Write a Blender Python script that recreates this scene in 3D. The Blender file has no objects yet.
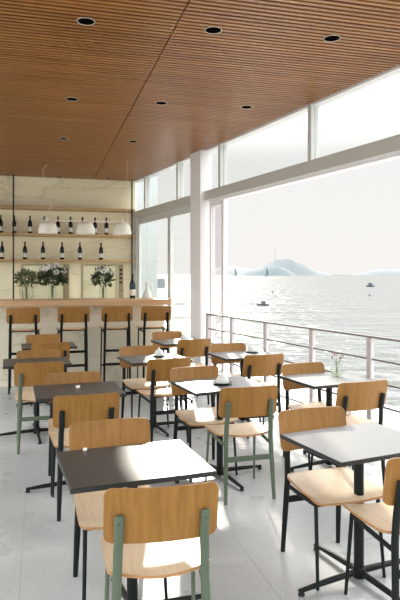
import bpy, bmesh, math, random
from mathutils import Vector, Matrix
C = bpy.context.scene.collection
S = bpy.context.scene
R = math.radians
random.seed(7)

# ------------------------------------------------------------------ camera
cam_d = bpy.data.cameras.new('camera')
cam_d.sensor_fit = 'VERTICAL'; cam_d.sensor_height = 36; cam_d.sensor_width = 24
cam_d.lens = 35; cam_d.shift_y = -25.5 / 600
cam_d.clip_start = .05; cam_d.clip_end = 40000
cam = bpy.data.objects.new('camera', cam_d); C.objects.link(cam)
cam.location = (0, 0, 1.6); cam.rotation_euler = (R(90), 0, R(-15.16))
S.camera = cam
# ------------------------------------------------------------------ sky, sun, exposure
SUN_AZ, SUN_EL, SUN_E = 11.5, 19.3, 4.8
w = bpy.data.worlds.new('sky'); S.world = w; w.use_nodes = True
nt = w.node_tree; N = nt.nodes; L = nt.links
for n in list(N): N.remove(n)
out = N.new('ShaderNodeOutputWorld'); bg = N.new('ShaderNodeBackground'); L.new(bg.outputs[0], out.inputs[0])
tc = N.new('ShaderNodeTexCoord'); sep = N.new('ShaderNodeSeparateXYZ'); L.new(tc.outputs['Generated'], sep.inputs[0])
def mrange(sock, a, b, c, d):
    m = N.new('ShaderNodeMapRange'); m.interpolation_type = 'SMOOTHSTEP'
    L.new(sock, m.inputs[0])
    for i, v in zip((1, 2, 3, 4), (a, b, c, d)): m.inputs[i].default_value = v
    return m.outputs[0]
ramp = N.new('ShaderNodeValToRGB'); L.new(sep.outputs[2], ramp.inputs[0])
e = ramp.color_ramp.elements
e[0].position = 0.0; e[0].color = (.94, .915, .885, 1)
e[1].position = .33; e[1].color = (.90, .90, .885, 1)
high = mrange(sep.outputs[2], .18, .43, 1.0, 4.8)          # extra overhead sky brightness, added to light the room and tabletops
back = mrange(sep.outputs[1], .3, -.4, 0.0, .6)  # unseen sky behind the camera, brightness added to fill the interior
side = mrange(sep.outputs[0], -.2, -.7, 0.0, 1.0)          # unseen sky on the left, brightness added to light the floor          # summed with the fill added behind the camera
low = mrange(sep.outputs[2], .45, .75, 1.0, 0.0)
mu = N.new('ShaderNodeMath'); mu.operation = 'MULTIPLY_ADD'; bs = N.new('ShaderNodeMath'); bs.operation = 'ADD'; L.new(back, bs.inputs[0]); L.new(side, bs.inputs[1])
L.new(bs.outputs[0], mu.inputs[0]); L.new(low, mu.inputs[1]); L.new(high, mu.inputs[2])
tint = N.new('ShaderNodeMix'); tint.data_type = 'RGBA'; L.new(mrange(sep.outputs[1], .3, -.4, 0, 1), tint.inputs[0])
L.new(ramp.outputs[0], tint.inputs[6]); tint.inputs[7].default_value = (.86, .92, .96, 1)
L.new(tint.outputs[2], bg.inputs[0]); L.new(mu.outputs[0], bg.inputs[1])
sd = bpy.data.lights.new('sun', 'SUN'); sd.energy = SUN_E; sd.angle = R(1.6); sd.color = (1, .93, .82)
sun = bpy.data.objects.new('sun', sd); C.objects.link(sun); sun.location = (20, 30, 25)
sv = Vector((math.sin(R(SUN_AZ)) * math.cos(R(SUN_EL)), math.cos(R(SUN_AZ)) * math.cos(R(SUN_EL)), math.sin(R(SUN_EL))))
sun.rotation_euler = sv.to_track_quat('Z', 'Y').to_euler()
S.view_settings.view_transform = 'Standard'; S.view_settings.look = 'None'
S.view_settings.gamma = 1; S.view_settings.use_curve_mapping = False
S.view_settings.exposure = 0.0

# ------------------------------------------------------------------ materials
def mat(name, col, rough=.5, metal=0, spec=.5, **kw):
    m = bpy.data.materials.new(name); m.use_nodes = True
    b = m.node_tree.nodes['Principled BSDF']
    b.inputs['Base Color'].default_value = (*col, 1); b.inputs['Roughness'].default_value = rough
    b.inputs['Metallic'].default_value = metal; b.inputs['Specular IOR Level'].default_value = spec
    for k, v in kw.items(): b.inputs[k].default_value = v
    return m
def srgb(r, g, b):
    f = lambda c: (c/255/12.92 if c/255 <= .04045 else ((c/255+.055)/1.055)**2.4)
    return (f(r), f(g), f(b))
def noise_mix(m, c1, c2, scale, lo=.35, hi=.65, detail=6, dist=0, coord='Object', rnd=False, bump=0, into='Base Color'):
    nt = m.node_tree; n = nt.nodes; l = nt.links; b = n['Principled BSDF']
    tc = n.new('ShaderNodeTexCoord'); mp = n.new('ShaderNodeMapping'); mp.inputs['Scale'].default_value = scale
    l.new(tc.outputs[coord], mp.inputs[0])
    if rnd:
        oi = n.new('ShaderNodeObjectInfo'); v = n.new('ShaderNodeVectorMath'); v.operation = 'SCALE'
        v.inputs[0].default_value = (3.7, 5.1, 2.9)
        q = n.new('ShaderNodeMath'); q.operation = 'MULTIPLY'; q.inputs[1].default_value = 10
        l.new(oi.outputs['Random'], q.inputs[0]); l.new(q.outputs[0], v.inputs['Scale']); l.new(v.outputs[0], mp.inputs['Location'])
    t = n.new('ShaderNodeTexNoise'); t.inputs['Scale'].default_value = 1; t.inputs['Detail'].default_value = detail
    t.inputs['Distortion'].default_value = dist
    l.new(mp.outputs[0], t.inputs['Vector'])
    r = n.new('ShaderNodeValToRGB'); l.new(t.outputs['Fac'], r.inputs[0])
    r.color_ramp.elements[0].position = lo; r.color_ramp.elements[0].color = (*c1, 1)
    r.color_ramp.elements[1].position = hi; r.color_ramp.elements[1].color = (*c2, 1)
    if into: l.new(r.outputs[0], b.inputs[into])
    if bump:
        bp = n.new('ShaderNodeBump'); bp.inputs['Strength'].default_value = bump; bp.inputs['Distance'].default_value = .002
        l.new(t.outputs['Fac'], bp.inputs['Height']); l.new(bp.outputs[0], b.inputs['Normal'])
    return r
def wood(name, c1, c2, scale, rough=.42, lo=.3, hi=.7, spec=.35):
    m = mat(name, c1, rough, 0, spec); noise_mix(m, c1, c2, scale, lo, hi, 8, .4, rnd=True, bump=.15); return m
M = {}
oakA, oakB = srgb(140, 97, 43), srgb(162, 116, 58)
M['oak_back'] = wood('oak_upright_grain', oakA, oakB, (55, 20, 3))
M['oak_seat_lit'] = wood('oak_seat_lit_grain', srgb(216, 188, 154), srgb(230, 206, 176), (45, 3, 20), .4)  # same oak as the backs, paleness from the light put into the colour
M['oak_edge'] = mat('plywood_edge', srgb(176, 130, 84), .6)
M['bar_oak'] = wood('bar_oak', srgb(190, 150, 110), srgb(212, 174, 134), (2.5, 30, 40), .45)
M['shelf_oak'] = wood('shelf_oak', srgb(176, 142, 98), srgb(200, 168, 122), (3, 30, 40), .5)
M['slat'] = wood('ceiling_slat_wood', srgb(126, 76, 27), srgb(166, 108, 46), (.9, 22, 30), .38, .32, .68, .7)
M['gap'] = mat('ceiling_gap_black', srgb(26, 16, 9), .9)
M['black'] = mat('black_green_metal', srgb(16, 23, 21), .5, 0, .25)
M['green'] = mat('sage_green_metal', srgb(86, 98, 78), .5)
M['stool'] = mat('stool_black_metal', srgb(14, 15, 14), .55, 0, .2)
M['laminate'] = mat('dark_grey_laminate', srgb(30, 36, 36), .44, IOR=2.9)
noise_mix(M['laminate'], srgb(28, 34, 34), srgb(32, 39, 38), (3, 3, 3))
M['edge'] = mat('black_table_edge', srgb(35, 38, 36), .5)
M['white'] = mat('white_paint', srgb(248, 244, 243), .5)
M['olive'] = mat('warm_grey_aluminium', srgb(206, 205, 196), .45)
M['frame'] = mat('pale_grey_frame', srgb(216, 216, 210), .45)
M['rail'] = mat('taupe_rail', srgb(138, 130, 124), .5)
M['post'] = mat('white_rail_post', srgb(206, 199, 197), .5)
M['cable'] = mat('steel_bar', srgb(120, 114, 108), .4, .3)
M['ceramic'] = mat('pale_green_white_ceramic', srgb(226, 230, 222), .25)
M['saucer'] = mat('dark_saucer', srgb(55, 62, 62), .35)
M['shade'] = mat('white_enamel_shade', srgb(252, 246, 230), .4)
M['bottle'] = mat('dark_green_bottle_glass', srgb(14, 18, 13), .15, 0, .3)
M['tealglass'] = mat('teal_bottle_glass', srgb(16, 42, 44), .12)
M['label'] = mat('cream_paper_label', srgb(225, 220, 205), .7)
M['cap'] = mat('dark_foil', srgb(24, 22, 22), .35)
M['leaf'] = mat('leaf_dark', srgb(52, 68, 40), .5)
noise_mix(M['leaf'], srgb(36, 50, 28), srgb(92, 106, 64), (14, 14, 14), .4, .65)
M['leaf2'] = mat('leaf_grey_green', srgb(112, 118, 84), .55)
noise_mix(M['leaf2'], srgb(74, 84, 54), srgb(146, 148, 110), (14, 14, 14), .4, .65)
M['petal'] = mat('white_petal', srgb(236, 234, 222), .6)
M['bud'] = mat('dusky_bud', srgb(120, 70, 66), .6)
M['stem'] = mat('stem', srgb(92, 100, 62), .6)
M['rubber'] = mat('black_rubber', srgb(26, 27, 26), .7)
M['lens'] = mat('downlight_black', srgb(10, 10, 10), 1, spec=0)
M['ring'] = mat('downlight_rim', srgb(200, 188, 168), .4, .3)
M['card'] = mat('white_card', srgb(240, 238, 230), .6)
M['plaster'] = mat('white_plaster', srgb(226, 222, 214), .8)
M['exterior'] = mat('pale_exterior_panel', srgb(172, 176, 176), .6)
M['switch'] = mat('black_switch', srgb(34, 32, 28), .4)
M['plate'] = mat('brass_plate', srgb(168, 155, 122), .4, .4)
M['mirror'] = mat('tinted_mirror', srgb(236, 230, 190), .25, .35)
noise_mix(M['mirror'], srgb(226, 219, 176), srgb(244, 238, 206), (2, 2, 3))
M['cabinet'] = mat('back_counter_grey', srgb(176, 168, 148), .6)
M['rock'] = mat('pale_rock', srgb(178, 176, 164), .9)
M['hill'] = mat('hazy_hill', srgb(101, 106, 107), 1)  # distance haze is put into the flat hill colours
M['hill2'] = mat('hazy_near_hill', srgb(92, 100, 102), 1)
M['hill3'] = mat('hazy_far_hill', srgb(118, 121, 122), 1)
M['hull'] = mat('dark_hull', srgb(74, 80, 86), .6)
M['sail'] = mat('grey_sail', srgb(80, 90, 92), .8)
def glass(name, tint, refl=1.45):
    m = bpy.data.materials.new(name); m.use_nodes = True; n = m.node_tree.nodes; l = m.node_tree.links
    n.remove(n['Principled BSDF']); o = n['Material Output']
    t = n.new('ShaderNodeBsdfTransparent'); t.inputs[0].default_value = (*tint, 1)
    g = n.new('ShaderNodeBsdfGlossy'); g.inputs['Roughness'].default_value = .02
    f = n.new('ShaderNodeFresnel'); f.inputs[0].default_value = refl
    ge = n.new('ShaderNodeNewGeometry'); iv = n.new('ShaderNodeMath'); iv.operation = 'SUBTRACT'; iv.inputs[0].default_value = 1; l.new(ge.outputs['Backfacing'], iv.inputs[1])
    ff = n.new('ShaderNodeMath'); ff.operation = 'MULTIPLY'; l.new(f.outputs[0], ff.inputs[0]); l.new(iv.outputs[0], ff.inputs[1])
    x = n.new('ShaderNodeMixShader'); l.new(ff.outputs[0], x.inputs[0]); l.new(t.outputs[0], x.inputs[1]); l.new(g.outputs[0], x.inputs[2])
    l.new(x.outputs[0], o.inputs[0]); return m
M['pane'] = glass('window_glass', (.95, .96, .955), 1.2)
M['pane_green'] = glass('greenish_window_glass', (.985, .995, .99), 1.2)
M['pane_door'] = glass('door_glass', (.90, .875, .885), 1.25)
M['vase'] = glass('clear_vase_glass', (.965, .975, .965), 1.4)
M['vase_green'] = glass('green_vase_glass', (.965, .98, .96), 1.3)
M['water'] = glass('vase_water', (.92, .95, .89), 1.1)

def marble(name, base, vein, scale):
    m = mat(name, base, .3)
    nt = m.node_tree; n = nt.nodes; l = nt.links; b = n['Principled BSDF']
    tc = n.new('ShaderNodeTexCoord'); mp = n.new('ShaderNodeMapping'); mp.inputs['Rotation'].default_value = (0, R(40), 0)
    mp.inputs['Scale'].default_value = scale; l.new(tc.outputs['Object'], mp.inputs[0])
    t = n.new('ShaderNodeTexNoise'); t.inputs['Scale'].default_value = 1.0; t.inputs['Detail'].default_value = 5; t.inputs['Distortion'].default_value = .25
    l.new(mp.outputs[0], t.inputs['Vector'])
    r = n.new('ShaderNodeValToRGB'); l.new(t.outputs['Fac'], r.inputs[0]); cr = r.color_ramp
    cr.elements[0].position = .47; cr.elements[0].color = (*base, 1)
    cr.elements[1].position = .53; cr.elements[1].color = (*[c*.94 for c in base], 1)
    q = cr.elements.new(.5); q.color = (*vein, 1)
    q = cr.elements.new(.488); q.color = (*[c*.95 for c in base], 1)
    q = cr.elements.new(.512); q.color = (*[c*.95 for c in base], 1)
    l.new(r.outputs[0], b.inputs['Base Color']); return m
M['marble'] = marble('cream_marble', srgb(253, 242, 206), srgb(230, 216, 178), (.55, .55, 1.5))
M['marble_bar'] = marble('grey_marble', srgb(226, 217, 194), srgb(204, 195, 172), (.7, .7, 1.6))

def floor_mat():
    m = mat('pale_terrazzo', srgb(200, 202, 200), .32, spec=.5)
    nt = m.node_tree; n = nt.nodes; l = nt.links; b = n['Principled BSDF']
    r1 = noise_mix(m, srgb(168, 171, 171), srgb(192, 194, 192), (1.1, 1.1, 1), .35, .65, 5, .5)
    tc = n.new('ShaderNodeTexCoord')
    t = n.new('ShaderNodeTexNoise'); t.inputs['Scale'].default_value = 75; t.inputs['Detail'].default_value = 3
    l.new(tc.outputs['Object'], t.inputs['Vector'])
    r2 = n.new('ShaderNodeValToRGB'); l.new(t.outputs['Fac'], r2.inputs[0])
    r2.color_ramp.elements[0].position = .36; r2.color_ramp.elements[0].color = (.86, .86, .87, 1)
    r2.color_ramp.elements[1].position = .52; r2.color_ramp.elements[1].color = (1, 1, 1, 1)
    mx = n.new('ShaderNodeMix'); mx.data_type = 'RGBA'; mx.blend_type = 'MULTIPLY'; mx.inputs[0].default_value = 1
    l.new(r1.outputs[0], mx.inputs[6]); l.new(r2.outputs[0], mx.inputs[7])
    # slab joints
    sp = n.new('ShaderNodeSeparateXYZ'); l.new(tc.outputs['Object'], sp.inputs[0])
    def joint(sock, origin, pitch, w):
        a = n.new('ShaderNodeMath'); a.operation = 'SUBTRACT'; a.inputs[1].default_value = origin - pitch/2; l.new(sock, a.inputs[0])
        q = n.new('ShaderNodeMath'); q.operation = 'PINGPONG'; q.inputs[1].default_value = pitch/2; l.new(a.outputs[0], q.inputs[0])
        c = n.new('ShaderNodeMath'); c.operation = 'GREATER_THAN'; c.inputs[1].default_value = pitch/2 - w; l.new(q.outputs[0], c.inputs[0])
        return c.outputs[0]
    jx = joint(sp.outputs[0], -.11, 1.245, .003); jy = joint(sp.outputs[1], 4.8, 1.245, .003)
    j = n.new('ShaderNodeMath'); j.operation = 'MAXIMUM'; l.new(jx, j.inputs[0]); l.new(jy, j.inputs[1])
    m2 = n.new('ShaderNodeMix'); m2.data_type = 'RGBA'; l.new(j.outputs[0], m2.inputs[0]); l.new(mx.outputs[2], m2.inputs[6])
    m2.inputs[7].default_value = (*srgb(160, 163, 163), 1)
    l.new(m2.outputs[2], b.inputs['Base Color'])
    t3 = n.new('ShaderNodeTexNoise'); t3.inputs['Scale'].default_value = 2.2; t3.inputs['Detail'].default_value = 4; l.new(tc.outputs['Object'], t3.inputs['Vector'])
    mr = n.new('ShaderNodeMapRange'); l.new(t3.outputs['Fac'], mr.inputs[0]); mr.inputs[1].default_value = .3; mr.inputs[2].default_value = .7
    mr.inputs[3].default_value = .22; mr.inputs[4].default_value = .45; l.new(mr.outputs[0], b.inputs['Roughness'])
    return m
M['floor'] = floor_mat()
def sea_mat():
    m = bpy.data.materials.new('sea_water'); m.use_nodes = True
    nt = m.node_tree; n = nt.nodes; l = nt.links; n.remove(n['Principled BSDF'])
    tc = n.new('ShaderNodeTexCoord')
    hs = []
    for sc, det in (((.26, .40, 1), 4), ((.05, .11, 1), 4)):
        mp = n.new('ShaderNodeMapping'); mp.inputs['Scale'].default_value = sc; mp.inputs['Rotation'].default_value = (0, 0, R(15)); l.new(tc.outputs['Object'], mp.inputs[0])
        t = n.new('ShaderNodeTexNoise'); t.inputs['Scale'].default_value = 1; t.inputs['Detail'].default_value = det; t.inputs['Roughness'].default_value = .55
        l.new(mp.outputs[0], t.inputs['Vector']); hs.append(t)
    ml = n.new('ShaderNodeMath'); ml.operation = 'MULTIPLY_ADD'; ml.inputs[1].default_value = 2.0; l.new(hs[1].outputs['Fac'], ml.inputs[0]); l.new(hs[0].outputs['Fac'], ml.inputs[2])
    bp = n.new('ShaderNodeBump'); bp.inputs['Strength'].default_value = 1; bp.inputs['Distance'].default_value = 1.8; l.new(ml.outputs[0], bp.inputs['Height'])
    d = n.new('ShaderNodeBsdfDiffuse'); d.inputs[0].default_value = (*srgb(97, 98, 95), 1)
    g = n.new('ShaderNodeBsdfGlossy'); g.inputs['Roughness'].default_value = .2; g.inputs[0].default_value = (1, 1, 1, 1)
    l.new(bp.outputs[0], d.inputs['Normal']); l.new(bp.outputs[0], g.inputs['Normal'])
    x = n.new('ShaderNodeMixShader'); x.inputs[0].default_value = .13; l.new(d.outputs[0], x.inputs[1]); l.new(g.outputs[0], x.inputs[2])
    l.new(x.outputs[0], n['Material Output'].inputs[0])
    return m
M['sea'] = sea_mat()

# ------------------------------------------------------------------ mesh helpers
def obj(name, bm, m, parent=None, smooth=False, mats=None):
    bmesh.ops.recalc_face_normals(bm, faces=bm.faces)
    me = bpy.data.meshes.new(name); bm.to_mesh(me); bm.free()
    for x in (mats or [m]): me.materials.append(M[x] if isinstance(x, str) else x)
    if smooth:
        me.polygons.foreach_set('use_smooth', [True]*len(me.polygons))
        try: me.set_sharp_from_angle(angle=R(40))
        except Exception: pass
    o = bpy.data.objects.new(name, me); C.objects.link(o)
    if parent: o.parent = parent
    return o
def thing(name, label, cat, loc=(0, 0, 0), rz=0, group=None):
    o = bpy.data.objects.new(name, None); C.objects.link(o); o.empty_display_size = .1
    o.location = loc; o.rotation_euler = (0, 0, rz)
    return tag(o, label, cat, group)
def tag(o, label, cat, group=None):
    o['label'] = label; o['category'] = cat
    if group: o['group'] = group
    return o
def struct(name, bm, m, parent=None, **k):
    o = obj(name, bm, m, parent, **k)
    if not parent: o['kind'] = 'structure'
    return o
def dup(root, loc, rz, label, group=None):
    r = root.copy(); C.objects.link(r); r.location = loc; r.rotation_euler = (0, 0, rz); r['label'] = label
    if group: r['group'] = group
    for ch in list(root.children):
        c = ch.copy(); C.objects.link(c); c.parent = r
        for g in list(ch.children):
            d = g.copy(); C.objects.link(d); d.parent = c
    return r
def BM(): return bmesh.new()
def box(bm, x0, x1, y0, y1, z0, z1, mi=0, T=None):
    v = [bm.verts.new((x, y, z)) for x in (x0, x1) for y in (y0, y1) for z in (z0, z1)]
    if T: 
        for q in v: q.co = T @ q.co
    fs = [(0, 1, 3, 2), (4, 6, 7, 5), (0, 4, 5, 1), (2, 3, 7, 6), (0, 2, 6, 4), (1, 5, 7, 3)]
    for f in fs: bm.faces.new([v[i] for i in f]).material_index = mi
    return v
def bevel(bm, w, seg=2):
    bmesh.ops.bevel(bm, geom=list(bm.edges), offset=w, segments=seg, affect='EDGES', profile=.6, clamp_overlap=True)
    return bm
def bbox(*a, w=.004, seg=2):
    bm = BM(); box(bm, *a); return bevel(bm, w, seg)
def tube(bm, pts, rx, ry=None, n=10, side=None, round_end=False):
    ry = ry or rx; P = [Vector(p) for p in pts]; k = len(P)
    rxs = rx if isinstance(rx, (list, tuple)) else [rx]*k; rys = ry if isinstance(ry, (list, tuple)) else [ry]*k
    rings = []
    for i, p in enumerate(P):
        t = (P[min(i+1, k-1)] - P[max(i-1, 0)]).normalized()
        s = Vector(side) if side else (Vector((1, 0, 0)) if abs(t.x) < .9 else Vector((0, 1, 0)))
        u = (s - t*s.dot(t)).normalized(); v = t.cross(u)
        rings.append([bm.verts.new(p + u*math.cos(2*math.pi*j/n)*rxs[i] + v*math.sin(2*math.pi*j/n)*rys[i]) for j in range(n)])
    for a, b in zip(rings, rings[1:]):
        for j in range(n): bm.faces.new((a[j], a[(j+1) % n], b[(j+1) % n], b[j]))
    bm.faces.new(rings[0][::-1]); bm.faces.new(rings[-1])
    return bm
def lathe(bm, prof, n=24, mi=0, cx=0, cy=0, z=0, cap=True):
    rings = []
    for r, h in prof:
        if r < 1e-6: rings.append([bm.verts.new((cx, cy, z+h))])
        else: rings.append([bm.verts.new((cx+r*math.cos(2*math.pi*j/n), cy+r*math.sin(2*math.pi*j/n), z+h)) for j in range(n)])
    for a, b in zip(rings, rings[1:]):
        for j in range(n):
            A = [a[0]] if len(a) == 1 else [a[j], a[(j+1) % n]]
            B = [b[0]] if len(b) == 1 else [b[(j+1) % n], b[j]]
            if len(A)+len(B) > 2: bm.faces.new(A+B).material_index = mi
    if cap:
        for rg in (rings[0], rings[-1]):
            if len(rg) > 1: bm.faces.new(rg).material_index = mi
    return bm
def slab_shell(bm, rows, thick_dir, th, mi_top=0, mi_edge=0):
    """rows: grid of Vectors; closed shell offset by thick_dir(v)*th"""
    top = [[bm.verts.new(p) for p in r] for r in rows]
    bot = [[bm.verts.new(p + thick_dir(i, j)*th) for j, p in enumerate(r)] for i, r in enumerate(rows)]
    a, b = len(rows), len(rows[0])
    for i in range(a-1):
        for j in range(b-1):
            bm.faces.new((top[i][j], top[i][j+1], top[i+1][j+1], top[i+1][j])).material_index = mi_top
            bm.faces.new((bot[i][j], bot[i+1][j], bot[i+1][j+1], bot[i][j+1])).material_index = mi_top
    ring = [(0, j) for j in range(b)] + [(i, b-1) for i in range(1, a)] + [(a-1, j) for j in range(b-2, -1, -1)] + [(i, 0) for i in range(a-2, 0, -1)]
    for (i, j), (k, l) in zip(ring, ring[1:]+ring[:1]):
        bm.faces.new((top[i][j], bot[i][j], bot[k][l], top[k][l])).material_index = mi_edge
    return bm

# ------------------------------------------------------------------ setting
WA = 3.634; WM = .1855                                    # glass wall inner plane: x = WA - WM*y
def wx(y): return WA - WM*y
wt = Vector((-WM, 1, 0)).normalized(); wn = Vector((wt.y, -wt.x, 0))
WT = Matrix(((wt.x, wn.x, 0, WA), (wt.y, wn.y, 0, 0), (0, 0, 1, 0), (0, 0, 0, 1)))   # (along, outward, z)
def U(y): return y/wt.y                                    # world y -> distance along the wall
CEIL = 3.33
def wbox(bm, u0, u1, v0, v1, z0, z1): return box(bm, u0, u1, v0, v1, z0, z1, T=WT)
Y0, YB = -2.0, 10.82

bm = BM()
vs = [bm.verts.new(p) for p in [(-3.3, Y0, 0), (wx(Y0)+.12, Y0, 0), (wx(11.0)+.12, 11.0, 0), (-3.3, 11.0, 0)]]
f = bm.faces.new(vs); r = bmesh.ops.extrude_face_region(bm, geom=[f])
for v in r['geom']:
    if isinstance(v, bmesh.types.BMVert): v.co.z -= .3
struct('floor', bm, 'floor')
# slatted ceiling
bm = BM(); y = Y0
while y < YB - .05:
    xe = wx(y+.016)
    box(bm, -3.3, .895, y, y+.032, CEIL, CEIL+.055)
    box(bm, .905, xe, y, y+.032, CEIL, CEIL+.055)
    y += .053
struct('ceiling', bm, 'slat')
bm = BM()
vs = [bm.verts.new(p) for p in [(-3.3, Y0, CEIL+.056), (wx(Y0)-.02, Y0, CEIL+.056), (wx(YB)-.02, YB, CEIL+.056), (-3.3, YB, CEIL+.056)]]
f = bm.faces.new(vs); r = bmesh.ops.extrude_face_region(bm, geom=[f])
for v in r['geom']:
    if isinstance(v, bmesh.types.BMVert): v.co.z += .25
struct('ceiling_backing', bm, 'gap')
bm = BM(); box(bm, -3.3, wx(YB)+.05, YB, YB+.2, 0, CEIL+.3); struct('wall_back', bm, 'marble')
bm = BM(); box(bm, -3.5, -3.3, 9.9, YB+.2, 0, CEIL+.3); struct('wall_left', bm, 'plaster')
# glass wall
ZT0, ZT1 = 2.59, 2.76
bm = BM(); wbox(bm, U(Y0), U(YB)+.05, 0, .14, ZT0+.04, ZT1); struct('trim_1', bm, 'olive')
bm = BM(); wbox(bm, U(Y0), U(7.72), .02, .12, ZT0, ZT0+.04); struct('trim_2', bm, 'white')
bm = BM(); wbox(bm, U(Y0), U(YB)+.05, .03, .14, CEIL-.01, CEIL+.28); struct('trim_3', bm, 'white')
edges = [Y0+.05, -.48, 1.5, 3.47, 5.44, 7.39, 8.77, 10.19, YB]
for i, (a, b) in enumerate(zip(edges, edges[1:])):
    win = bpy.data.objects.new('window_%d' % (i+1), None); C.objects.link(win); win['kind'] = 'structure'
    bm = BM(); wbox(bm, U(a)+.03, U(b)-.03, .075, .083, ZT1, CEIL-.01); obj('pane', bm, 'pane', win)
    bm = BM(); wbox(bm, U(a)-.03, U(a)+.03, .0, .05, ZT1, CEIL); wbox(bm, U(a)-.03, U(a)+.03, .052, .1, ZT1, CEIL)
    obj('window_frame', bevel(bm, .004, 1), 'frame', win)
# lower glazing near the bar
def lower_window(name, ya, yb, zb=.12):
    win = bpy.data.objects.new(name, None); C.objects.link(win); win['kind'] = 'structure'
    a, b = U(ya), U(yb); fw = .05
    bm = BM(); wbox(bm, a, a+fw, .03, .08, .0, ZT0+.04); wbox(bm, b-fw, b, .03, .08, .0, ZT0+.04)
    wbox(bm, a+fw, b-fw, .03, .08, ZT0-.07, ZT0+.04); wbox(bm, a+fw, b-fw, .03, .08, 0, zb)
    obj('window_frame', bm, 'frame', win)
    bm = BM(); wbox(bm, a+fw, b-fw, .045, .055, zb, ZT0-.07); obj('pane', bm, 'pane_green', win)
lower_window('window_9', 9.16, 10.6); lower_window('window_10', 8.28, 9.15)
bm = BM(); wbox(bm, U(10.6), U(YB)+.05, 0, .1, 0, ZT0+.04); struct('trim_4', bm, 'frame')
# columns
bm = BM(); wbox(bm, U(7.83), U(8.16), -.06, .12, 0, CEIL+.02); struct('column', bevel(bm, .006, 2), 'white')
dr = bpy.data.objects.new('door_1', None); C.objects.link(dr); dr['kind'] = 'structure'
bm = BM(); wbox(bm, U(7.32), U(7.38), .03, .09, 0, ZT0); wbox(bm, U(7.68), U(7.73), .03, .09, 0, ZT0); wbox(bm, U(7.38), U(7.68), .03, .09, ZT0-.06, ZT0); wbox(bm, U(7.38), U(7.68), .03, .09, 0, .1)
obj('door_frame', bm, 'white', dr)
bm = BM(); wbox(bm, U(7.38), U(7.68), .055, .065, .1, ZT0-.06); obj('pane', bm, 'pane_door', dr)
# deck outside
deck = BM()
for k in range(8):
    wbox(deck, U(Y0)-1, U(9.0), .125+k*.195, .125+k*.195+.175, -.12, -.02)
struct('deck', deck, 'white')
bm = BM(); wbox(bm, U(Y0)-1, U(9.0), .125, 1.68, -.5, -.125); struct('deck_base', bm, 'gap')
# pale wing of the building beyond the far window
bm = BM(); box(bm, .9, 2.33, 12.0, 12.4, -6, 5.5); struct('exterior_wall', bm, 'exterior')

# sea
bm = BM()
sea_z = -6
RR = 30000
vs = [bm.verts.new(p) for p in [(-RR, -RR, sea_z), (RR, -RR, sea_z), (RR, RR, sea_z), (-RR, RR, sea_z)]]; bm.faces.new(vs)
sea = struct('sea', bm, 'sea')

# railing
rail = thing('railing', 'white posts and taupe rails of the long balustrade in front of the sea', 'railing')
RV = -.03
bm = BM(); wbox(bm, U(Y0), U(7.68), RV-.02, RV+.02, 1.05, 1.067); obj('top_rail', bm, 'rail', rail)
for z in (.865, .67, .475, .28, .10):
    bm = BM(); wbox(bm, U(Y0), U(7.68), RV-.006, RV+.006, z-.007, z+.007); obj('bar', bm, 'cable', rail)
for yy in (7.655, 6.98, 6.20, 5.35, 4.53, 3.7, 2.87, 2.04, 1.2, .35, -.5, -1.35):
    bm = BM(); wbox(bm, U(yy)-.028, U(yy)+.028, RV-.02, RV+.02, .0, 1.049); obj('post', bevel(bm, .003, 1), 'post', rail)

# ------------------------------------------------------------------ far things over the water
A = R(15.16)
def far(px, d):                                            # bearing in the photo and distance along the view -> ground point
    r = (px-200)/583.33
    return Vector((d*(r*math.cos(A)+math.sin(A)), d*(-r*math.sin(A)+math.cos(A)), 0))
def hill(name, label, prof, d, m, seed):
    rnd = random.Random(seed); bm = BM(); rows = []
    n = 60; x0, x1 = prof[0][0], prof[-1][0]
    for i in range(n+1):
        px = x0 + (x1-x0)*i/n
        for (a, ha), (b, hb) in zip(prof, prof[1:]):
            if a <= px <= b: h = ha + (hb-ha)*(px-a)/(b-a); break
        h = max(0, h + rnd.uniform(-.12, .12)*(1 if 0 < i < n else 0)) * d/583.33
        row = []
        for k, (fd, fh) in enumerate(((-.06, 0), (-.045, .35), (-.02, .75), (0, 1), (.004, .8), (.012, 0))):
            p = far(px, d*(1+fd)); row.append(bm.verts.new((p.x, p.y, sea_z + h*fh*(1+rnd.uniform(-.015, .015)*(0 < k < 3)) + (6 if fh else -3))))
        rows.append(row)
    for a, b in zip(rows, rows[1:]):
        for k in range(5): bm.faces.new((a[k], a[k+1], b[k+1], b[k]))
    o = obj(name, bm, m, smooth=True)
    o.data.polygons.foreach_set('use_smooth', [True]*len(o.data.polygons)); tag(o, label, 'island'); return o
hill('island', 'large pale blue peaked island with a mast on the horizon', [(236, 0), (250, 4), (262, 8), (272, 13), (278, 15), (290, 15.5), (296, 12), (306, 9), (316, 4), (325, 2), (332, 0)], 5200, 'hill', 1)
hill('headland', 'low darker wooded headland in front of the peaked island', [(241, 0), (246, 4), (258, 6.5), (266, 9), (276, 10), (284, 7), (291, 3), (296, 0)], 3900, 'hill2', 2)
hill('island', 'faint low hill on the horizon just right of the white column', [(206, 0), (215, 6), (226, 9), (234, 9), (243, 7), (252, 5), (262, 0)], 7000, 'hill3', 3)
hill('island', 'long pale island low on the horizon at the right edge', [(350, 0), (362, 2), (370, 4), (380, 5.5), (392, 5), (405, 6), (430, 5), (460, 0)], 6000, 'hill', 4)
p = far(275, 5150); bm = BM(); tube(bm, [(p.x, p.y, 100), (p.x, p.y, 240)], [2.2, .8], n=8)
tag(obj('radio_mast', bm, 'hill'), 'thin tall mast standing on top of the peaked island', 'mast')
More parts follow.
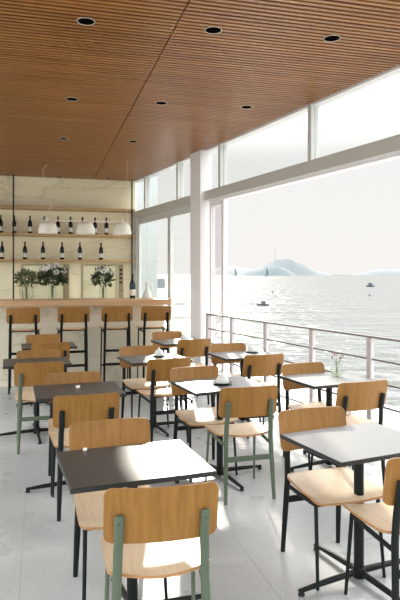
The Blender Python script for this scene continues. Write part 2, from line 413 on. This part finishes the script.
def sailboat(px, d, h, label):
    p = far(px, d); t = thing('sailboat', label, 'sailboat', (p.x, p.y, sea_z), R(10), 'sailing boats near the horizon')
    bm = BM(); rows = []
    for s, wd, zz in ((-.5, .05, .16), (-.3, .5, .12), (0, .6, .1), (.3, .5, .11), (.5, .02, .17)):
        rows.append([bm.verts.new((s*h*.55, q*wd*h*.2, zz*h*.55 if abs(q) > .5 else -.02*h)) for q in (-1, -.4, .4, 1)])
    for a, b in zip(rows, rows[1:]):
        for k in range(3): bm.faces.new((a[k], a[k+1], b[k+1], b[k]))
        bm.faces.new((a[3], a[0], b[0], b[3]))
    obj('hull', bm, 'hull', t)
    bm = BM(); tube(bm, [(0, 0, 0), (0, 0, h)], h*.015, n=6); obj('mast', bm, 'hull', t)
    bm = BM()
    for q in (-.012*h, .012*h):
        vv = [bm.verts.new(c) for c in ((.02*h, q, .12*h), (.3*h, q*2, .13*h), (.02*h, q, .97*h))]; bm.faces.new(vv)
    obj('sail', bm, 'sail', t)
sailboat(235, 2600, 36, 'sailing boat on the horizon nearest the white column')
sailboat(266.5, 2600, 42, 'sailing boat in front of the peaked island')
def motorboat(px, d, s, label, rz):
    p = far(px, d); t = thing('motorboat', label, 'boat', (p.x, p.y, sea_z), rz)
    bm = BM(); rows = []
    for y, wd in ((-2.2, .8), (-1, 1), (.8, .95), (1.8, .5), (2.5, .05)):
        rows.append([bm.verts.new((q*wd*s, y*s, zz*s)) for q, zz in ((-1, .7+.1*max(0, y)), (-.6, -.1), (.6, -.1), (1, .7+.1*max(0, y)))])
    for a, b in zip(rows, rows[1:]):
        for k in range(3): bm.faces.new((a[k], a[k+1], b[k+1], b[k]))
        bm.faces.new((a[3], a[0], b[0], b[3]))
    bm.faces.new(rows[0])
    obj('hull', bm, 'hull', t)
    bm = BM(); box(bm, -.6*s, .6*s, -1*s, .7*s, .68*s, 1.9*s); obj('cabin', bevel(bm, .15*s, 1), 'hull', t)
motorboat(370, 360, 1.35, 'dark motorboat out on the sea towards the right edge', R(10))
motorboat(263, 142, .62, 'small grey boat on the water above the second railing post', R(60))
for px, d, lab in ((272.5, 245, 'small dark buoy on the sea beyond the grey boat'), (369.5, 205, 'small dark buoy on the sea below the motorboat')):
    p = far(px, d); bm = BM(); lathe(bm, [(0, -.3), (.42, -.1), (.5, .2), (.3, .6), (.08, .7), (.06, 1.0), (0, 1.0)], 12)
    o = tag(obj('buoy', bm, 'hull', smooth=True), lab, 'buoy'); o.location = (p.x, p.y, sea_z)
def rock(px, d, sx, sy, h, lab, seed):
    rnd = random.Random(seed); bm = BM(); bmesh.ops.create_icosphere(bm, subdivisions=3, radius=1)
    for v in bm.verts:
        k = 1 + rnd.uniform(-.09, .09); v.co = Vector((v.co.x*sx*k, v.co.y*sy*k, v.co.z*h*k))
    p = far(px, d); o = tag(obj('shore_rock', bm, 'rock', smooth=True), lab, 'rock', 'rocks below the far window'); o.location = (p.x, p.y, sea_z); o.rotation_euler = (0, 0, -A)
rock(176, 150, 3.6, 3, 2.2, 'larger pale rock in the water seen through the glass door by the column', 1)
rock(177, 104, 2.6, 2, 1.3, 'low flat rock in the water, nearer of the two by the column', 2)
p = far(158, 330); bm = BM(); box(bm, -14, 4, -2, 2, -1, 5.6)
o = tag(obj('breakwater', bevel(bm, .4, 1), 'hill3'), 'grey blue harbour wall seen low through the window behind the bar end', 'breakwater'); o.location = (p.x, p.y, sea_z); o.rotation_euler = (0, 0, -A)

# ------------------------------------------------------------------ chairs and stools
def panel_rows(W, z0, z1, r, yfun, n=18, k=16):
    rows = []
    ts = [0, .02, .06, .12, .2, .35, .5, .65, .8, .88, .94, .98, 1]
    for t in ts:
        z = z0 + (z1-z0)*t; dz = min(z-z0, z1-z); hw = W/2
        if dz < r: hw -= r - math.sqrt(max(0, r*r-(r-dz)**2))
        row = []
        for j in range(n+1):
            u = -1 + 2*j/n; x = u*hw
            row.append(Vector((x, yfun(x, z), z)))
        rows.append(row)
    return rows
def seat_rows(Wf, Wr, y0, y1, r, zs, n=16):
    rows = []
    for t in [0, .015, .05, .1, .18, .3, .45, .6, .72, .82, .89, .94, .97, .99, 1]:
        y = y0+(y1-y0)*t; W = Wr+(Wf-Wr)*t; hw = W/2; dy = min(y-y0, y1-y)
        if dy < r: hw -= r - math.sqrt(max(0, r*r-(r-dy)**2))
        row = []
        for j in range(n+1):
            u = -1+2*j/n; x = u*hw
            yy = y - (.028*(1-u*u) if t < .5 else 0)*(1-t*2)          # bowed rear edge
            z = zs + .010*u*u - .012*math.sin(math.pi*t) + .006*(1-t) - (.022*((t-.8)/.2)**2 if t > .8 else 0)
            row.append(Vector((x, yy, z)))
        rows.append(row)
    return rows
def seat_thing(name, cat, frame, zs, zb0, zb1, label, stool=False):
    t = thing(name, label, cat)
    lean = .20
    def yb(x, z): return -.185 - .03*(1-(x/.215)**2) - lean*(z-zb0)
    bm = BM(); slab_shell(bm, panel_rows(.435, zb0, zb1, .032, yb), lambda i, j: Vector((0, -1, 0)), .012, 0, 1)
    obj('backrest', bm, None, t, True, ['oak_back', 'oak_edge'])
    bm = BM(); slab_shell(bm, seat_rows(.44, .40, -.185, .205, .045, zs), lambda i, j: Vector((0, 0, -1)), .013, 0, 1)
    obj('seat', bm, None, t, True, ['oak_seat_lit', 'oak_edge'])
    xt = .162; ytop = yb(xt, zb0) - .026
    for s in (-1, 1):
        bm = BM()
        zt = zb0 + (zb1-zb0)*.56
        pts = [(s*.182, -.245 if not stool else -.215, 0), (s*.175, -.228 if not stool else -.212, zs*.5), (s*(xt+.006), -.212, zs-.02), (s*(xt+.003), ytop+.002, zb0-.03), (s*xt, ytop-.003, zb0+.01), (s*xt, yb(xt, zt)-.0265, zt-.012), (s*xt, yb(xt, zt)-.0265, zt-.003), (s*xt, yb(xt, zt)-.0265, zt)]
        tube(bm, pts, [.013, .017, .018, .018, .018, .018, .014, .006], [.011, .0125, .013, .013, .013, .013, .011, .006], 12, side=(1, 0, 0))
        lg = obj('rear_leg', bm, frame, t, True)
        bm = BM(); tube(bm, [(s*xt, yb(xt, zt-.03)-.038, zt-.03), (s*xt, yb(xt, zt-.03)-.0415, zt-.03)], .0045, n=8); obj('screw', bm, 'rubber', lg)
        bm = BM(); tube(bm, [(s*.198, .185, 0), (s*.186, .145, zs-.05), (s*.185, .142, zs-.026)], [.0085, .0105, .0105], n=10); obj('front_leg', bm, frame, t, True)
        bm = BM(); tube(bm, [(s*.186, .145, zs-.042), (s*.180, .0, zs-.052), (s*.168, -.205, zs-.062)], .008, .014, 8, side=(1, 0, 0)); obj('seat_rail', bm, frame, t, True)
    bm = BM(); tube(bm, [(-.185, .143, zs-.045), (.185, .143, zs-.045)], .009, n=8); obj('front_rail', bm, frame, t, True)
    if not stool:
        bm = BM(); box(bm, -.172, .172, -.238, -.224, .285, .322); obj('stretcher', bevel(bm, .004, 1), frame, t)
    else:
        bm = BM(); box(bm, -.172, .172, -.220, -.206, .33, .365); obj('stretcher', bevel(bm, .004, 1), frame, t)
        bm = BM(); box(bm, -.170, .170, -.220, -.206, .52, .555); obj('stretcher', bevel(bm, .004, 1), frame, t)
        bm = BM(); box(bm, -.19, .19, .163, .177, .27, .30); obj('footrest', bevel(bm, .004, 1), frame, t)
        for s in (-1, 1):
            bm = BM(); tube(bm, [(s*.193, .168, .29), (s*.178, -.21, .335)], .007, .013, 8, side=(1, 0, 0)); obj('side_rail', bm, frame, t, True)
    return t
G_CH = 'plywood dining chairs'
protos = {}
def chair(x, y, deg, frame, label):
    if frame not in protos:
        t = seat_thing('dining_chair', 'chair', frame, .455, .592, .812, label); t['group'] = G_CH
        t.location = (x, y, 0); t.rotation_euler = (0, 0, R(deg)); protos[frame] = t
    else: dup(protos[frame], (x, y, 0), R(deg), label)
def back_at(bx, by, deg, frame, label):                     # (bx,by): middle of the backrest's top edge
    q = R(deg); d = .256
    chair(bx - math.sin(q)*d, by + math.cos(q)*d, deg, frame, label)

# ------------------------------------------------------------------ tables
G_TB = 'square dark cafe tables'
table_proto = None
def table(x, y, deg, label):
    global table_proto
    if table_proto: return dup(table_proto, (x, y, 0), R(deg), label)
    t = table_proto = thing('cafe_table', label, 'table', (x, y, 0), R(deg), G_TB)
    W, D = .64, .53
    bm = BM(); box(bm, -W/2, W/2, -D/2, D/2, .708, .73); bevel(bm, .002, 1)
    for f in bm.faces:
        f.material_index = 0 if f.calc_center_median().z > .7299 else 1
    obj('tabletop', bm, None, t, False, ['laminate', 'edge'])
    bm = BM(); box(bm, -.2, .2, -.03, .03, .690, .7078); box(bm, -.03, .03, -.18, .18, .690, .7078); obj('top_bracket', bm, 'black', t)
    bm = BM(); tube(bm, [(0, 0, .02), (0, 0, .69)], .026, n=16); obj('column', bm, 'black', t, True)
    bm = BM(); lathe(bm, [(.034, .012), (.037, .016), (.037, .06), (.030, .068)], 16); obj('hub', bm, 'black', t, True)
    for k in range(4):
        a = R(90*k + 2); c, s = math.cos(a), math.sin(a); ln = .38 if k % 2 == 0 else .37
        bm = BM(); tube(bm, [(c*.025, s*.025, .040), (c*.2, s*.2, .034), (c*ln, s*ln, .024)], [.015, .015, .013], [.018, .016, .010], 10, side=(-s, c, 0))
        lg = obj('leg', bm, 'black', t, True)
        bm = BM(); lathe(bm, [(.016, 0), (.018, .004), (.014, .016)], 12, cx=c*(ln-.012), cy=s*(ln-.012)); obj('foot_glide', bm, 'rubber', lg)
    return t
table(.407, 2.71, 5, 'dark square cafe table in front, half in shade, with the nearest green framed chair')
table(1.61, 2.745, 9, 'square cafe table at the lower right, largest sunlit top with nothing on it')
table(1.366, 4.44, 8, 'sunlit square cafe table in the middle carrying a domed dish, behind the mid green chair')
table(2.325, 4.44, 7, 'sunlit square cafe table carrying the glass bud vase beside the railing')
table(2.12, 6.02, 6, 'sunlit square cafe table with domed dish next to the railing, behind the bud vase table')
table(1.126, 5.99, 9, 'square cafe table with domed dish, half shaded, before the third bar stool')
table(1.745, 7.42, 8, 'small looking far cafe table before the fourth bar stool and the white column')
table(.265, 4.50, 3, 'shaded dark cafe table on the left bearing a small white card')
table(-.05, 6.07, 3, 'bare shaded dark cafe table at the left edge, behind the left green framed chair')
table(.08, 7.42, 3, 'bare shaded dark cafe table closest to the first two bar stools')

near = [(0.435, 2.130, -4, 'green', 'green framed oak chair nearest the viewer, at the half shaded front table'),
        (1.650, 2.180, -2, 'black', 'black framed oak chair cut off by the right edge of the photo'),
        (0.288, 3.890, 2, 'black', 'black framed oak chair seen from behind at the card table on the left'),
        (-0.022, 5.430, 1, 'green', 'green framed oak chair on the far left, seen from behind at a shaded table'),
        (0.100, 6.950, 3, 'black', 'oak chair seen from behind at the shaded table closest to the bar stools'),
        (1.165, 5.360, 6, 'black', 'black framed oak chair seen from behind at the half shaded domed dish table'),
        (1.800, 6.870, 6, 'black', 'black framed oak chair seen from behind at the far table by the column'),
        (1.415, 3.860, 1, 'green', 'green framed oak chair in the middle, seen from behind at the domed dish table'),
        (2.125, 5.380, 5, 'black', 'black framed oak chair seen from behind at the railing table with a domed dish'),
        (2.300, 3.830, 5, 'black', 'black framed oak chair seen from behind at the bud vase table')]
for a in near: back_at(*a)
farc = [(0.352, 3.180, 184, 'black', 'oak chair facing the viewer across the half shaded front table'),
        (0.242, 4.810, 183, 'black', 'oak chair facing the viewer across the shaded card table on the left'),
        (-0.037, 6.330, 182, 'black', 'oak chair facing the viewer across the bare table at the left edge'),
        (0.015, 7.930, 183, 'black', 'oak chair facing the viewer across the shaded table closest to the bar'),
        (1.020, 6.390, 188, 'black', 'oak chair facing the viewer across the half shaded domed dish table'),
        (1.665, 7.920, 188, 'black', 'oak chair facing the viewer across the far table by the column'),
        (1.250, 4.830, 187, 'black', 'oak chair facing the viewer across the domed dish table in the middle'),
        (2.045, 6.360, 186, 'black', 'oak chair facing the viewer across the railing table with a domed dish'),
        (2.230, 4.780, 187, 'black', 'oak chair facing the viewer across the bud vase table'),
        (1.525, 3.150, 183, 'black', 'oak chair facing the viewer across the bare sunlit table at lower right')]
for a in farc: back_at(*a)

# bar stools
sx = [-.235, .415, 1.02, 1.565]
slab = ['bar stool farthest left at the bar, below the round leafy vase', 'second bar stool from the left, below the white flower bouquet',
        'third bar stool from the left, below the right hand flower vase', 'bar stool farthest right, at the bar end beside the windows']
st = seat_thing('bar_stool', 'stool', 'stool', .845, .94, 1.155, slab[0], True); st['group'] = 'black framed bar stools in a row'
st.location = (sx[0], 8.40, 0); st.rotation_euler = (0, 0, R(-2))
for i in (1, 2, 3): dup(st, (sx[i], 8.40, 0), R((0, 2, -1, 1)[i]), slab[i])

# ------------------------------------------------------------------ bar
bar = thing('bar_counter', 'long bar with pale oak top and grey marble front behind the stools', 'bar', (0, 8.75, 0))
o = obj('counter_top', bbox(-3.2, 1.86, -.24, .36, 1.15, 1.235, w=.006), 'bar_oak', bar)
o = obj('front_panel', bbox(-3.2, 1.80, 0, .06, .0, 1.149, w=.003, seg=1), 'marble_bar', bar)
o = obj('end_panel', bbox(1.74, 1.80, .061, .34, 0, 1.149, w=.003, seg=1), 'marble_bar', bar)
bc = thing('back_counter', 'pale back counter along the marble wall behind the bar', 'cabinet', (0, YB, 0))
obj('counter_top', bbox(-3.2, 1.55, -.5, -.003, .90, .94, w=.004, seg=1), 'cabinet', bc)
obj('body', bbox(-3.2, 1.55, -.46, -.003, 0, .899, w=.003, seg=1), 'cabinet', bc)
# shelving
sh = thing('wall_shelving', 'oak wall shelves on thin black uprights carrying rows of wine bottles', 'shelf', (0, YB, 0))
SY0, SY1 = -.27, -.004
SZ = (2.745, 2.275, 1.82)
for z in SZ: obj('shelf', bbox(-3.2, 1.635, SY0, SY1, z, z+.045, w=.003, seg=1), 'shelf_oak', sh)
for x in (-.475, 1.575):
    bm = BM(); box(bm, x-.012, x+.012, SY0-.018, SY0-.002, .945, CEIL-.004); obj('upright', bm, 'rubber', sh)
# bottles
def bottle(label, group, glassm='bottle', h=.31):
    t = thing('wine_bottle', label, 'bottle', group=group); k = h/.31
    bm = BM(); lathe(bm, [(.034*k, 0), (.0375*k, .005*k), (.0375*k, .175*k), (.033*k, .2*k), (.020*k, .228*k), (.0145*k, .245*k), (.0145*k, .306*k), (.012*k, .31*k)], 16)
    obj('body', bm, glassm, t, True)
    bm = BM(); lathe(bm, [(.0382*k, .035*k), (.0384*k, .036*k), (.0384*k, .112*k), (.0382*k, .113*k)], 16, cap=False); obj('label', bm, 'label', t, True)
    bm = BM(); lathe(bm, [(.0152*k, .262*k), (.0156*k, .264*k), (.0156*k, .311*k), (.0, .313*k)], 12, cap=False); obj('foil', bm, 'cap', t, True)
    return t
G1, G2 = 'wine bottles on the middle wall shelf', 'wine bottles on the lowest wall shelf'
d1 = ['at the left edge of the photo', 'directly behind the left black upright', 'clear of lamps, right of the left upright', 'behind the left white lamp shade',
      'between left and middle lamp shades, nearer left', 'between left and middle lamp shades, nearer middle', 'rising behind the middle lamp shade', 'just right of the middle lamp shade', 'nearest the right lamp shade']
X1 = (-.69, -.468, -.202, .036, .276, .494, .703, .926, 1.13)
b0 = None
for x, s in zip(X1, d1):
    lab = 'dark wine bottle on the middle shelf ' + s
    if not b0: b0 = bottle(lab, G1); b0.location = (x, YB-.15, SZ[1]+.046)
    else: dup(b0, (x, YB-.15, SZ[1]+.046), random.uniform(-.3, .3), lab)
d2 = ['at the left edge of the photo', 'right of the left black upright', 'above the round leafy vase', 'above the white bouquet', 'between the two mirrors', 'above the right hand flower vase']
for x, s in zip((-.668, -.288, .018, .345, .659, 1.033), d2):
    dup(b0, (x, YB-.15, SZ[2]+.046), random.uniform(-.3, .3), 'dark wine bottle on the lowest shelf ' + s, G2)
# mirrors / switches
for x0, x1, lab in ((-.345, .385, 'pale tinted mirror panel behind the two left bouquets'), (.70, 1.335, 'pale tinted mirror panel behind the right hand bouquet')):
    t = thing('wall_mirror', lab, 'mirror', ((x0+x1)/2, YB, 0))
    h = (x1-x0)/2
    obj('mirror_glass', bbox(-h+.02, h-.02, -.018, -.006, .96, 1.76, w=.002, seg=1), 'mirror', t)
    bm = BM(); box(bm, -h, -h+.018, -.022, -.002, .945, 1.78); box(bm, h-.018, h, -.022, -.002, .945, 1.78); box(bm, -h+.018, h-.018, -.022, -.002, 1.762, 1.78); obj('mirror_frame', bm, 'plate', t)
for x, lab in ((.42, 'upright plate of four black switches beside the left mirror'), (1.40, 'upright plate of four black switches beside the right mirror')):
    t = thing('switch_plate', lab, 'switch', (x, YB, 0), group='switch plates between the mirrors')
    obj('plate', bbox(-.03, .055, -.02, -.002, .96, 1.78, w=.003, seg=1), 'plate', t)
    for k in range(4): obj('switch', bbox(-.012, .034, -.034, -.0205, 1.66-k*.075, 1.705-k*.075, w=.003, seg=1), 'switch', t)

# pendant lamp
pl = thing('pendant_lamp', 'white bar pendant with three dome shades hanging over the bar', 'lamp', (.63, 8.86, 0))
bm = BM(); tube(bm, [(-.66, 0, 2.395), (.66, 0, 2.395)], .008, n=8); obj('bar', bm, 'shade', pl)
for x in (-.545, 0, .545):
    bm = BM(); lathe(bm, [(.0, .18), (.05, .178), (.095, .16), (.122, .12), (.137, .06), (.142, .0), (.136, .0), (.131, .06), (.116, .115), (.09, .152), (.05, .168), (0, .17)], 28, cx=x, z=2.205, cap=False)
    sd_ = obj('lamp_shade', bm, 'shade', pl, True)
    bm = BM(); lathe(bm, [(.012, 0), (.012, .04), (.006, .06)], 10, cx=x, z=2.385); obj('cap', bm, 'shade', sd_, True)
bm = BM()
cp = [(-.64, 0, 2.40), (-.60, .05, 2.46), (-.50, .12, 2.60), (-.47, .2, 2.85), (-.60, .45, 3.10), (-.62, .55, 3.22), (-.55, .6, CEIL)]
tube(bm, cp, .0035, n=6); obj('cord', bm, 'shade', pl, True)
bm = BM(); tube(bm, [(.62, 0, 2.40), (.62, 0, CEIL)], .0018, n=6); obj('wire', bm, 'shade', pl)

# ------------------------------------------------------------------ vases, glasses, dishes
def foliage(bm, c, rx, rz, n, rnd, L0, W0):
    for _ in range(n):
        th = rnd.uniform(0, 2*math.pi); ph = math.acos(rnd.uniform(-.75, 1)); q = rnd.uniform(.35, 1)
        d = Vector((math.sin(ph)*math.cos(th), math.sin(ph)*math.sin(th), math.cos(ph)))
        p = Vector(c) + Vector((d.x*rx, d.y*rx, d.z*rz))*q
        up = (d + Vector((rnd.uniform(-.7, .7), rnd.uniform(-.7, .7), rnd.uniform(-.2, .7)))).normalized()
        sd = up.cross(Vector((rnd.uniform(-1, 1), rnd.uniform(-1, 1), rnd.uniform(-1, 1)))).normalized(); nn = up.cross(sd)
        l = L0*rnd.uniform(.6, 1.2); ww = W0*rnd.uniform(.7, 1.2)
        v = [bm.verts.new(x) for x in (p, p+up*l*.35+sd*ww+nn*l*.05, p+up*l*.7+sd*ww*.7, p+up*l-nn*l*.08, p+up*l*.7-sd*ww*.7, p+up*l*.35-sd*ww+nn*l*.05)]
        bm.faces.new((v[0], v[1], v[2], v[3])); bm.faces.new((v[0], v[3], v[4], v[5]))
def bouquet(x, y, label, prof, fc, rx, rz, n, leafm, nf, seed, z=1.236, vm='vase'):
    rnd = random.Random(seed); t = thing('flower_vase', label, 'vase', (x, y, z))
    bm = BM(); lathe(bm, prof, 24, cap=False); obj('vase', bm, vm, t, True)
    bm = BM(); foliage(bm, fc, rx, rz, n, rnd, .052, .013); obj('foliage', bm, leafm, t)
    bm = BM()
    for k in range(9):
        a = rnd.uniform(0, 6.28); tube(bm, [(rnd.uniform(-.015, .015), rnd.uniform(-.015, .015), .012), (math.cos(a)*.02, math.sin(a)*.02, fc[2]*.6), (fc[0]+math.cos(a)*rx*.5, math.sin(a)*rx*.5, fc[2])], .0028, n=5)
    obj('stems', bm, 'stem', t)
    for k in range(nf):
        a = rnd.uniform(0, 6.28); ph = rnd.uniform(.2, 1.2); q = rnd.uniform(.9, 1.1); e_ = Vector((math.sin(ph)*math.cos(a)*rx, -abs(math.sin(ph)*math.sin(a))*rx, math.cos(ph)*rz))*q + Vector(fc)
        bm = BM()
        for m_ in range(6):
            b_ = 2*math.pi*m_/6; o_ = Vector((math.cos(b_), math.sin(b_)*.6, math.sin(b_)*.8))
            v = [bm.verts.new(e_ + o_*.004), bm.verts.new(e_ + o_*.034 + Vector((-o_.z, 0, o_.x))*.02 + Vector((0, -.02, .006))), bm.verts.new(e_ + o_*.054 + Vector((0, -.008, 0))), bm.verts.new(e_ + o_*.034 - Vector((-o_.z, 0, o_.x))*.02 + Vector((0, -.02, .006)))]
            bm.faces.new(v)
        obj('flower', bm, 'petal', t)
round_v = [(.0, .0), (.05, .003), (.085, .03), (.108, .09), (.108, .14), (.09, .19), (.075, .215), (.072, .215), (.087, .19), (.104, .14), (.104, .09), (.081, .035), (.05, .01), (0, .008)]
cyl_v = [(.0, .0), (.055, .002), (.06, .01), (.062, .2), (.058, .2), (.056, .015), (0, .012)]
bouquet(-.215, 8.86, 'round glass vase of loose grey green leaves at the left on the bar', round_v, (0, 0, .30), .17, .13, 480, 'leaf2', 0, 3)
bouquet(.148, 8.88, 'clear vase with full dark bouquet of white flowers on the bar', cyl_v, (0, 0, .32), .2, .17, 900, 'leaf', 7, 4)
bouquet(.888, 8.90, 'clear vase with airy white flowers and pointed leaves, right on the bar', cyl_v, (0, 0, .31), .16, .17, 560, 'leaf', 5, 5)
tb = bottle('tall teal green wine bottle standing on the right of the bar top', None, 'tealglass', .37); tb.location = (1.34, 8.90, 1.236)
def wineglass(x, y, label):
    t = thing('wine_glass', label, 'glass', (x, y, 1.236))
    bm = BM(); lathe(bm, [(0, 0), (.034, .001), (.034, .004), (.005, .008), (.004, .085), (.02, .095), (.034, .12), (.036, .15), (.030, .19), (.0285, .19), (.034, .15), (.032, .122), (.018, .098), (0, .092)], 18, cap=False)
    obj('bowl', bm, 'vase', t, True)
wineglass(1.175, 8.88, 'clear wine glass beside the teal bottle on the bar')
pt = thing('glass_jug', 'white jug at the right end of the bar top', 'jug', (1.575, 8.93, 1.236))
bm = BM(); lathe(bm, [(0, 0), (.075, .002), (.08, .02), (.05, .09), (.026, .15), (.022, .2), (.034, .25), (.032, .25), (.019, .2), (.023, .15), (.046, .09), (.075, .022), (0, .012)], 20, cap=False); obj('body', bm, 'ceramic', pt, True)
bm = BM(); tube(bm, [(.03, 0, .23), (.075, 0, .21), (.085, 0, .14), (.055, 0, .08)], .008, n=8); obj('handle', bm, 'ceramic', pt, True)

dish = None
for x, y, lab in ((1.385, 4.43, 'white domed dish on dark saucer in the middle of the photo, nearest of its kind'), (2.262, 6.13, 'white domed dish on dark saucer on the table next to the railing'),
                  (1.20, 6.10, 'white domed dish on dark saucer on the half shaded table before the third stool'), (1.83, 7.53, 'white domed dish on dark saucer on the far table by the column')):
    if dish: dup(dish, (x, y, .731), 0, lab); continue
    dish = t = thing('domed_dish', lab, 'dish', (x, y, .731), 0, 'domed dishes on the sunlit tables')
    bm = BM(); lathe(bm, [(0, 0), (.045, 0), (.078, .010), (.08, .014), (.05, .008), (0, .008)], 28, cap=False); obj('saucer', bm, 'saucer', t, True)
    bm = BM(); lathe(bm, [(.05, .0095), (.052, .014), (.05, .034), (.041, .056), (.024, .072), (.010, .078), (.006, .082), (.008, .09), (.004, .096), (0, .097)], 28); obj('dome', bm, 'ceramic', t, True)
t = thing('bud_vase', 'small round glass bottle vase with sparse twigs on the table by the railing', 'vase', (2.43, 4.50, .731))
bm = BM(); lathe(bm, [(0, 0), (.03, .001), (.052, .022), (.06, .05), (.052, .078), (.028, .1), (.020, .112), (.026, .128), (.024, .128), (.018, .112), (.026, .098), (.049, .076), (.057, .05), (.049, .024), (.029, .004), (0, .004)], 24, cap=False); obj('vase', bm, 'vase_green', t, True)
bm = BM(); lathe(bm, [(0, .005), (.028, .005), (.048, .024), (.054, .04), (0, .04)], 24, cap=False); obj('water', bm, 'water', t, True)
rnd = random.Random(5)
for k in range(5):
    a = k*1.3; bm = BM(); e_ = Vector((math.cos(a)*.055, math.sin(a)*.03, .165+.03*(k % 2)))
    tube(bm, [(0, 0, .01), (math.cos(a)*.012, math.sin(a)*.012, .11), e_], .0016, n=5); tw = obj('twig', bm, 'stem', t)
    bm = BM()
    for m_ in range(4):
        c_ = e_ + Vector((rnd.uniform(-.012, .012), rnd.uniform(-.012, .012), rnd.uniform(-.012, .012)))
        bmesh.ops.create_icosphere(bm, subdivisions=1, radius=.0055, matrix=Matrix.Translation(c_))
    obj('bud', bm, 'bud', tw)
for x, y, z, rz, lab, s in ((.266, 4.56, .731, .2, 'small folded white card on the shaded left table', .7), (.205, 2.93, .731, .1, 'tiny white folded card on the back edge of the front table', .45)):
    bm = BM()
    for q in (-1, 1):
        T = Matrix.Translation((0, q*.0125*s, 0)) @ Matrix.Rotation(q*R(24), 4, 'X')
        box(bm, -.022*s, .022*s, -.0006, .0006, 0.0008, .032*s, T=T)
    o = tag(obj('table_card', bm, 'card'), lab, 'card'); o.location = (x, y, z); o.rotation_euler = (0, 0, rz)

# recessed lights
pos = [(.29, 4.05, 'nearest the viewer in the left row'), (1.17, 3.96, 'nearest the viewer in the middle row'), (2.05, 3.87, 'nearest the viewer in the right row by the glass'),
       (.286, 5.88, 'second in the left row'), (1.16, 5.78, 'second in the middle row'), (2.04, 5.69, 'second in the right row by the glass'),
       (.265, 7.62, 'third in the left row'), (1.143, 7.55, 'third in the middle row'), (-.571, 10.55, 'above the shelves at the left edge'), (.292, 10.55, 'above the left part of the shelves'), (1.149, 10.55, 'above the right part of the shelves')]
dl = None
for x, y, s in pos:
    lab = 'round black recessed ceiling light ' + s
    if dl: dup(dl, (x, y, CEIL), 0, lab); continue
    dl = thing('downlight', lab, 'ceiling light', (x, y, CEIL), 0, 'recessed lights in the slatted ceiling')
    bm = BM(); lathe(bm, [(.056, .0), (.058, -.004), (.061, -.0045), (.063, -.0005), (.06, -.0002), (.056, -.0002)], 28, cap=False); obj('rim', bm, 'ring', dl, True)
    bm = BM(); lathe(bm, [(.0, -.0012), (.056, -.0012), (.056, -.0002), (0, -.0002)], 28, cap=False); obj('lens', bm, 'lens', dl, True)
